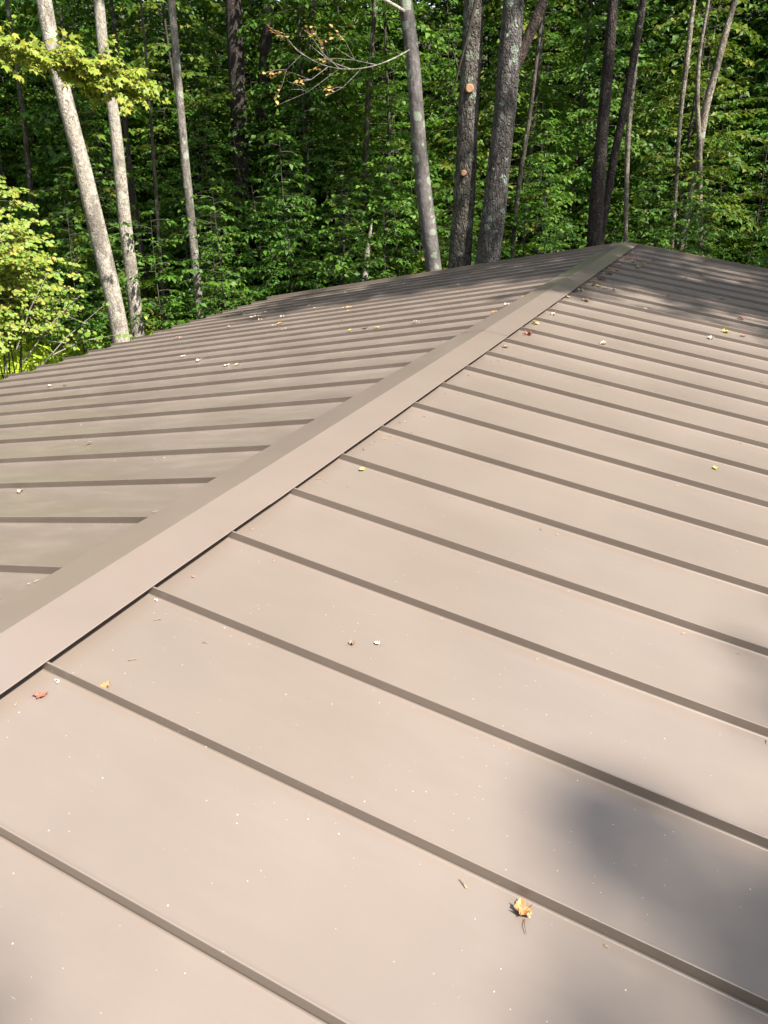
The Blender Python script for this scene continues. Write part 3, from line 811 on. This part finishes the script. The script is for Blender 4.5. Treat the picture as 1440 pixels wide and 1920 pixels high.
# ------------------------------------------------------------------ trees right of the house that throw the roof shade
S3 = np.array(sun_dir)
def shade_tree(base, targets, label, seed, size=.13):
    global rng
    rng = np.random.default_rng(seed)
    t = thing('tree', label, 'tree', (base[0], base[1], float(ground_z(*base)) - .1))
    top = 14.5 if base[0] < 15 else 19.5
    zs = np.linspace(float(ground_z(*base)) - .2, top, 26)
    tr = np.stack([base[0] + .25 * np.sin(zs * .4), base[1] + .2 * np.cos(zs * .35), zs], 1)
    mb = MB(); mb.tube(tr, .21 * (1 - .9 * np.linspace(0, 1, 26) ** 1.3) + .01, 12, .03)
    link('trunk', mb.mesh('trunk', M_BARK_GREY, True), t)
    W_, L_ = MB(), Leaves()
    for (P, dist, rad, nl) in targets:
        Cc = np.asarray(P, float) + S3 * dist
        zt_ = min(max(Cc[2] - 1.5 - .25 * np.hypot(Cc[0] - base[0], Cc[1] - base[1]), zs[6]), top - .5)
        O = np.array([np.interp(zt_, zs, tr[:, k]) for k in range(3)])
        W_.tube(np.stack([O, O * .5 + Cc * .5 + np.array([0, 0, -.25]), Cc]), [.05, .03, .008], 5)
        k = max(2, nl // 9)
        for _ in range(k):
            D = rng.normal(0, 1, 3) * np.array([1, 1, .45]); D = unit(D) * rad * rng.uniform(.35, 1.15)
            W_.tube(np.stack([Cc, Cc + D]), [.008, .003], 3)
            twig_leaves(L_, Cc + D * .3, Cc + D, rad / 9, size, .62)
    link('branches', W_.mesh('branches', M_TWIG, True), t)
    link('crown', L_.mesh('crown', M_CANOPY), t)
    return t
def on_roof(x, y): return (x, y, -abs(x) * math.tan(A))
rt = np.random.default_rng(21)
tg = []
# band of dappled shade over the far end of both slopes
for _ in range(235):
    x = rt.uniform(-5.0, 4.8)
    ylo = (6.15 if x > -.2 else 7.55) + .25 * math.sin(x * 2.1)
    y = rt.uniform(ylo, 10.3)
    if x > .3 and 7.0 < y < 7.5 and x > .8: continue
    if x < 0 and rt.uniform() < .45: continue
    tg.append((on_roof(x, y), rt.uniform(14, 17), rt.uniform(.3, .5), 200))
shade_tree((13.0, 4.6), tg, 'tall leafy tree right of the house whose crown shades the far roof end', 31)
tg = []
# shade on the three close trunks and the wood at right
for _ in range(430):
    x = rt.uniform(-3.6, 9.0)
    tg.append(((x, rt.uniform(11.0, 15 + max(0, x + 3) * .9), rt.uniform(-2.5, 3.8)), rt.uniform(15, 19), rt.uniform(.4, .8), 80))
shade_tree((15.0, 11.0), tg, 'tall leafy tree at the right whose crown shades the right side of the wood', 33)
tg = []
for (x, y, r, dn) in ((1.50, .15, .15, 70), (1.60, .13, .19, 90), (1.73, .09, .22, 100), (1.87, .05, .26, 75), (1.99, -.02, .30, 75), (2.1, -.1, .4, 90), (2.2, .15, .4, 90), (2.3, -.3, .45, 90),
                      (1.50, -.27, .18, 18), (1.66, -.27, .25, 32), (1.85, -.28, .28, 50), (1.7, -.5, .25, 30), (.64, -.88, .06, 60),  # last clump is made up, in place of the viewer's own shadow
                      (1.98, 1.02, .22, 90), (1.97, 1.36, .14, 60), (2.15, 1.05, .35, 90), (2.4, .9, .4, 90), (1.86, .80, .13, 60), (2.6, .4, .5, 90), (2.7, -.1, .5, 90), (2.5, 1.5, .4, 90), (3.2, .9, .6, 80), (3.4, 2.2, .5, 80), (3.1, 3.2, .4, 80)):
    tg.append((on_roof(x, y), rt.uniform(23, 27), r, int(1.05 * dn * r / .3)))
shade_tree((18.5, -7.0), tg, 'leafy tree right behind the viewer whose branch tips shade the near panels', 37)

# ------------------------------------------------------------------ shrub, maple branch and ferns at the left edge
rng = np.random.default_rng(51)
t = thing('shrub', 'yellow green broad leaved shrub beside the left eave, turning yellow', 'shrub', (-7.95, 6.3, GZ))
W_, L_ = MB(), Leaves()
for k in range(13):
    az = k * .7 + rng.normal(0, .2)
    top = np.array([-7.95 + math.cos(az) * rng.uniform(.3, .9), 6.3 + math.sin(az) * rng.uniform(.3, .9), rng.uniform(.0, 1.1)])
    b0 = np.array([-7.95 + .1 * math.cos(az), 6.3 + .1 * math.sin(az), GZ - .05])
    P = np.stack([b0, b0 * .6 + top * .4 + rng.normal(0, .08, 3), b0 * .25 + top * .75 + rng.normal(0, .08, 3), top])
    W_.tube(P, [.014, .012, .008, .003], 5)
    for q in range(32):
        u = rng.uniform(.68, 1); O = np.array([np.interp(u, [0, .4, .75, 1], P[:, c]) for c in range(3)])
        branch(W_, L_, O, rng.uniform(0, 6.28), rng.uniform(.45, .95), rng.uniform(0, .5), rng.uniform(.1, .4), .005, .058, .036, .14, .8, 3, .9, .45, up=(.8, -.4, .7))
link('stem', W_.mesh('stem', M_BARK_SLIM, True), t)
link('crown', L_.mesh('crown', M_SHRUB, 'round'), t)
W_, L_ = MB(), Leaves()
for (a, b) in (((-7.2, 6.3, -1.5), (-6.15, 6.8, -.55)), ((-7.3, 6.3, -1.3), (-6.45, 6.75, -.40)), ((-7.3, 6.25, -1.1), (-6.8, 6.55, -.15)), ((-6.9, 6.45, -1.2), (-6.1, 6.85, -.95))):
    a, b = np.array(a), np.array(b)
    W_.tube(np.stack([a, (a + b) / 2 + np.array([0, 0, .06]), b]), [.012, .008, .003], 5)
    for q in range(6):
        u = rng.uniform(.4, 1); O = a + (b - a) * u; D = O + rng.normal(0, .14, 3)
        W_.tube(np.stack([O, D]), [.004, .0015], 3)
        if rng.uniform() < .85: twig_leaves(L_, O, D, .04, .07, .85, up=(.8, -.4, .7))
link('bare_twigs', W_.mesh('bare_twigs', M_BARK_PALE, True), t)
link('twig_leaves', L_.mesh('twig_leaves', M_SHRUB, 'round'), t)

rng = np.random.default_rng(53)
t = thing('maple_tree', 'maple at the left edge with a lime green branch hanging before the pale trunks', 'tree', (-11.2, 5.2, GZ))
mb = MB(); zs = np.linspace(GZ - .2, 10, 20)
mb.tube(np.stack([-11.2 + .1 * np.sin(zs * .5), 5.2 + 0 * zs, zs], 1), .16 * (1 - .07 * np.arange(20) * .7) , 10, .03)
link('trunk', mb.mesh('trunk', M_BARK_GREY, True), t)
W_, L_ = MB(), Leaves()
limb = resample([(-11.15, 5.2, 3.4, .05), (-9.4, 6.1, 3.1, .035), (-8.2, 6.8, 2.7, .022), (-7.4, 7.25, 2.52, .014), (-6.6, 7.6, 2.35, .009), (-6.0, 7.9, 2.2, .004)], .1)
W_.tube(limb[:, :3], limb[:, 3], 6, .04)
for k in range(165):
    u = .42 + .58 * (k + rng.uniform()) / 165
    O = limb[min(len(limb) - 1, int(u * (len(limb) - 1))), :3]
    side = 1 if k % 2 else -1
    D = unit(np.array([.55, .3, 0]) + side * np.array([-.35, .62, 0]) * rng.uniform(.4, 1.2) + np.array([0, 0, rng.normal(-.16, .3)]))
    E_ = O + D * rng.uniform(.3, .75) * (1.3 - .6 * u)
    W_.tube(np.stack([O, E_]), [.005, .002], 3)
    twig_leaves(L_, O, E_, .036, .082, .95, .5, .55, (.75, -.45, .8))
low = np.array([(-7.15, 7.4, 2.42), (-6.75, 7.55, 2.25), (-6.35, 7.72, 2.08), (-6.05, 7.85, 1.95)])
W_.tube(low, [.01, .008, .005, .003], 4)
for k in range(70):
    u = rng.uniform(.1, 1); O = np.array([np.interp(u, [0, .33, .66, 1], low[:, c]) for c in range(3)])
    E_ = O + np.array([rng.normal(.1, .2), rng.normal(.05, .22), rng.normal(-.03, .12)])
    W_.tube(np.stack([O, E_]), [.004, .0015], 3); twig_leaves(L_, O, E_, .034, .08, .95, .5, .55, (.75, -.45, .8))
for k in range(22):
    O = limb[int(rng.uniform(.6, .95) * len(limb)), :3]; E_ = O + np.array([rng.uniform(.1, .7), rng.uniform(0, .35), rng.uniform(-.5, -.15)])
    W_.tube(np.stack([O, E_]), [.005, .002], 3); twig_leaves(L_, O * .5 + E_ * .5, E_, .035, .09, .95, .45, .5)
link('branch', W_.mesh('branch', M_TWIG, True), t)
link('branch_leaves', L_.mesh('branch_leaves', M_LIME, 'maple'), t)['label'] = 'lime green maple leaves'

# bright ferns and grass in the sunlit clearing at the left
rng = np.random.default_rng(57)
L_ = Leaves()
m = 26000
p = np.stack([rng.uniform(-19, -8.6, m), rng.uniform(8.2, 16.5, m), np.zeros(m)], 1)
keep = (p[:, 1] > 8.5 - .2 * (p[:, 0] + 9)) ; p = p[keep]; m = len(p)
p[:, 2] = ground_z(p[:, 0], p[:, 1]) + rng.uniform(0, 1, m) ** 1.4 * (.55 + .85 * np.clip(np.sin(p[:, 0] * 1.1 + .6 * p[:, 1]) * .5 + .5, 0, 1))
a = rng.normal(0, 1, (m, 3)); a[:, 2] = rng.uniform(.2, 1.4, m)
L_.add(p, a, np.array([0, 0, 1.]) + rng.normal(0, .4, (m, 3)), rng.uniform(.2, .42, m), rng.uniform(.05, .12, m))
fe = link('fern_ground_cover', L_.mesh('fern_ground_cover', M_FERN)); fe['kind'] = 'stuff'

# ------------------------------------------------------------------ fallen leaves on the roof
def dry_mat(name, c, c2):
    m, nt, b = mat_new(name)
    tc = N(nt, 'TexCoord').outputs['Object']
    nt.links.new(ramp(nt, noise(nt, tc, 70, 4), [(.38, c2), (.58, c)]), b.inputs['Base Color'])
    b.inputs['Roughness'].default_value = .6
    return m
DRY = {'wh': dry_mat('dry_sunlit_white', (.78, .70, .60), (.62, .53, .43)), 'cr': dry_mat('dry_cream', (.52, .41, .28), (.38, .27, .17)),  # whitish tone paints sun glare onto pale leaf undersides
       'tn': dry_mat('dry_tan', (.33, .23, .15), (.20, .13, .085)), 'or': dry_mat('dry_orange', (.50, .24, .10), (.34, .13, .06)),
       'go': dry_mat('dry_gold', (.56, .34, .09), (.36, .17, .05)), 'ye': dry_mat('dry_yellow', (.58, .47, .10), (.42, .34, .07)),
       'rb': dry_mat('dry_red', (.34, .12, .07), (.20, .07, .05)), 'dk': dry_mat('dry_brown', (.15, .09, .06), (.07, .045, .03))}
DRY['bg'] = dry_mat('dry_gold_mottled', (.56, .34, .15), (.38, .15, .06)); CN = {'bg': 'golden', 'wh': 'whitish', 'cr': 'cream', 'tn': 'tan', 'or': 'orange', 'go': 'golden', 'ye': 'yellow', 'rb': 'red brown', 'dk': 'dark brown'}
M_STALK, _nt, _b = mat_new('leaf_stalk'); _b.inputs['Base Color'].default_value = (.16, .10, .06, 1)

def dry_shape(kind, seed):
    """curled leaf about 1 unit long, lying on z=0, with thickness from its curl"""
    r = np.random.default_rng(seed)
    if kind == 'maple':
        TV = np.array([(0,0),(-.06,.34),(.1,.30),(.14,.52),(.30,.34),(.48,.60),(.58,.40),(.66,.44),(.62,.2),(.82,.22),(1,0),(.82,-.2),(.62,-.2),(.68,-.46),(.55,-.38),(.46,-.62),(.30,-.34),(.12,-.5),(.1,-.3),(-.06,-.32)])
        V = [(x, y) for x, y in TV] + [(.4 + .55 * (x - .4), .55 * y) for x, y in TV] + [(.38, 0)]
        n = len(TV)
        F = [(i, (i + 1) % n, n + (i + 1) % n, n + i) for i in range(n)] + [(n + i, n + (i + 1) % n, 2 * n) for i in range(n)]
        out = []
        for x, y in V:
            rr = math.hypot(x - .4, y)
            z = .05 + .55 * rr ** 1.8 * (1 + .4 * math.sin(5 * math.atan2(y, x - .4) + seed)) + r.normal(0, .075)
            out.append(((x - .4) * (1 - .35 * rr) + r.normal(0, .02), y * (1 - .45 * rr) + r.normal(0, .02), max(z, .015)))
        return out, F
    us = np.linspace(0, 1, 8); vs = np.linspace(-1, 1, 6)
    out = []; cv = r.uniform(.5, 1.25); tw = r.uniform(-1.4, 1.4); bend = r.uniform(-.2, .9); skew = r.uniform(-.12, .12)
    for i, u in enumerate(us):
        wd = .30 * math.sin(math.pi * min(1, .05 + u * .93)) ** .8 * (1 + .22 * (-1) ** i)
        for v in vs:
            y0 = wd * v; z0 = .55 * cv * wd * abs(v) ** 1.5
            t_ = tw * (u - .4)
            y = y0 * math.cos(t_) - z0 * math.sin(t_); z = z0 * math.cos(t_) + y0 * math.sin(t_)
            out.append([u - .5 + .06 * v * (-1) ** i, y + skew * math.sin(3 * u) + r.normal(0, .018), z + bend * (u - .5) ** 2 + r.normal(0, .028)])
    zm = min(q[2] for q in out)
    out = [(a, b, c - zm + .02) for a, b, c in out]
    F = [(i * 6 + j, (i + 1) * 6 + j, (i + 1) * 6 + j + 1, i * 6 + j + 1) for i in range(7) for j in range(5)]
    return out, F
SHAPES = [dry_shape('oval', s) for s in range(5)] + [dry_shape('maple', s) for s in (3, 8)]
MESHES = {}
def dry_mesh(si, c):
    if (si, c) not in MESHES:
        V, F = SHAPES[si]
        V = np.array(V)
        me = new_mesh('fallen_leaf', V, F, DRY[c], False)
        MESHES[(si, c)] = me
    return MESHES[(si, c)]
FALL = [
 (0.22,9.57,'dk'),(0.23,9.14,'dk'),(0.29,9.17,'rb'),(0.21,8.79,'or'),(0.32,8.73,'cr'),(0.22,8.30,'cr'),(0.42,8.38,'cr'),(0.19,7.89,'or'),(0.23,7.80,'cr'),(0.27,7.86,'or'),(0.22,7.49,'dk'),(0.26,7.54,'dk'),(0.22,7.10,'dk'),(0.25,7.10,'dk'),(0.23,6.70,'tn'),(0.28,6.70,'ye'),(0.36,6.68,'tn'),(0.44,6.70,'tn'),(0.19,6.29,'cr'),(0.31,5.90,'or'),(0.33,5.89,'tn'),(0.17,5.87,'cr'),(0.22,5.08,'cr'),(0.19,4.64,'ye'),(0.23,4.28,'rb'),(0.20,3.81,'tn'),(0.72,4.52,'wh'),(0.43,8.76,'ye'),(0.50,9.13,'tn'),(1.09,8.74,'tn'),(0.94,8.29,'cr'),(0.97,7.47,'tn'),(0.91,6.94,'dk'),(1.38,7.45,'tn'),(1.60,6.61,'rb'),(1.50,5.87,'ye'),(1.40,5.50,'wh'),(1.64,5.87,'rb'),(0.81,6.08,'cr'),(1.05,9.98,'tn'),(1.61,2.61,'ye'),(0.27,1.46,'ye'),(0.31,-0.11,'or'),(0.21,-0.21,'rb'),(1.41,-0.16,'go'),(0.81,0.44,'wh'),(0.75,0.40,'tn'),(1.80,4.51,'tn'),(-5.25,10.13,'tn'),(-4.47,9.32,'tn'),(-4.12,9.23,'tn'),(-3.80,9.37,'go'),(-3.77,9.18,'cr'),(-3.40,9.22,'or'),(-4.66,8.43,'cr'),(-5.12,8.55,'tn'),(-5.06,8.39,'cr'),(-4.70,7.91,'cr'),(-4.30,7.50,'wh'),(-4.26,7.51,'wh'),(-4.25,7.54,'wh'),(-4.41,7.90,'wh'),(-4.36,7.93,'wh'),(-4.21,7.88,'cr'),(-4.17,8.32,'or'),(-3.67,7.95,'cr'),(-3.31,7.46,'cr'),(-3.55,7.05,'wh'),(-3.58,7.19,'rb'),(-3.83,6.99,'cr'),(-4.13,6.72,'wh'),(-3.17,6.26,'wh'),(-3.13,6.32,'go'),(-2.72,5.73,'cr'),(-2.65,6.98,'go'),(-2.63,7.03,'cr'),(-2.58,7.01,'or'),(-2.38,6.58,'cr'),(-2.10,5.83,'tn'),(-1.58,5.02,'ye'),(-1.43,5.00,'dk'),(-2.82,9.20,'cr'),(-1.52,7.77,'cr'),(-1.29,7.03,'go'),(-1.50,9.57,'tn'),(-0.97,8.72,'tn'),(-0.27,5.46,'wh'),(-0.22,5.85,'go'),(-0.24,5.04,'go'),(-0.96,5.05,'wh'),(-1.31,5.03,'ye'),(-0.73,6.55,'tn'),(-5.63,6.85,'wh'),(-4.59,6.30,'or'),(-4.50,6.25,'wh'),(-3.22,4.68,'wh'),(-2.73,4.32,'wh'),(-2.14,3.90,'wh'),(-2.02,3.87,'cr'),(-4.08,3.83,'wh'),(-3.83,3.76,'dk'),(-5.43,8.07,'cr'),(-1.28,1.04,'cr'),(-1.59,1.79,'tn'),
]
big_i = [i for i, f in enumerate(FALL) if f[2] == 'go' and abs(f[0] - 1.41) < .02][0]
rl = np.random.default_rng(3)
groups = {}
objs = []
for i, (x, y, c) in enumerate(FALL):
    sg = 1 if x > 0 else -1
    yo = -.1389 if sg > 0 else -.1414
    # keep clear of the seams
    k = math.floor((y - yo) / SP); fy = (y - yo) - k * SP
    fy = min(max(fy, .035), SP - .03)
    y = yo + k * SP + fy
    s = abs(x) / CA
    size = rl.uniform(.052, .076) if y > 4 else rl.uniform(.036, .05)
    if c == 'wh' and s > 1.5: size = rl.uniform(.05, .07)
    si = int(rl.integers(0, 7))
    if i == big_i: si = 5
    if y < 3 and sg > 0: size = .034
    if i == big_i: size = .046; c = 'bg'
    if c == 'wh' and x == .81: size = .018
    if c == 'tn' and x in (.75, 1.80): size = .022
    o = bpy.data.objects.new('fallen_leaf', dry_mesh(si, c)); COL.objects.link(o)
    o.location = rp(sg, s, y, .0015)
    tilt = Matrix.Rotation(sg * A, 4, 'Y')
    rz = rl.uniform(0, 6.28) if i != big_i else 2.1
    o.rotation_euler = (tilt @ Matrix.Rotation(rz, 4, 'Z')).to_euler()
    o.scale = (size, size, size * rl.uniform(.8, 1.15))
    row = max(0, int((Y1 - y) / SP))
    where = 'by the ridge cap' if s < .32 else ('near the ridge' if s < .9 else ('mid-slope' if s < 3.3 else 'toward eave'))
    base = f"{CN[c]} leaf {where}, {ORD[min(row, 26)]} panel from far rake, {'right' if sg > 0 else 'left'} slope"
    groups.setdefault(base, []).append((s, o))
    objs.append(o)
    if si >= 5 or i == big_i:
        a, b = np.array([-.40, 0, .04]), np.array([-1.05, .12, .02])
        mb = MB(); mb.tube(np.stack([a, (a + b) / 2 + np.array([0, .06, .05]), b]), [.022, .018, .014], 4)
        st = bpy.data.objects.new('stalk', mb.mesh('stalk', M_STALK)); COL.objects.link(st); st.parent = o
for base, L in groups.items():
    L.sort(key=lambda q: q[0])
    names = [''] if len(L) == 1 else ([', nearer ridge', ', farther down'] if len(L) == 2 else
            [', nearest ridge'] + [f', {ORD[k]} from ridge' for k in range(1, len(L) - 1)] + [', farthest down'])
    for (s, o), nm in zip(L, names):
        tag(o, base + nm, 'leaf', 'fallen leaves scattered on the metal roof')
objs[big_i]['label'] = 'large golden maple leaf with a long stalk against the near seam at lower right'

# fine litter: needles, seed wings and twig bits caught along the seams and the cap
rb = np.random.default_rng(91)
V = []; F = []
for k in range(420):
    sg = 1 if rb.uniform() < .6 else -1
    yo = -.1389 if sg > 0 else -.1414
    row = int(rb.integers(-2, 24))
    if rb.uniform() < .65: s = rb.uniform(.2, 5.0); y = yo + row * SP - abs(rb.normal(0, .02)) - .012
    else: s = .172 + abs(rb.normal(0, .07)); y = yo + row * SP + rb.uniform(.02, SP - .02)
    L = rb.uniform(.004, .013); W = rb.uniform(.0008, .0028); an = rb.uniform(0, 6.28)
    ca, sa = math.cos(an), math.sin(an)
    b = len(V)
    for u, v, hh in ((-1, -1, .0012), (1, -1, .0016), (1, 1, .0016), (-1, 1, .0012), (0, 0, .0042)):
        V.append(rp(sg, s + (u * L * ca - v * W * sa), y + (u * L * sa + v * W * ca), hh))
    F += [(b, b + 1, b + 4), (b + 1, b + 2, b + 4), (b + 2, b + 3, b + 4), (b + 3, b, b + 4)]
lt = link('leaf_litter', new_mesh('leaf_litter', V, F, DRY['tn'])); lt['kind'] = 'stuff'
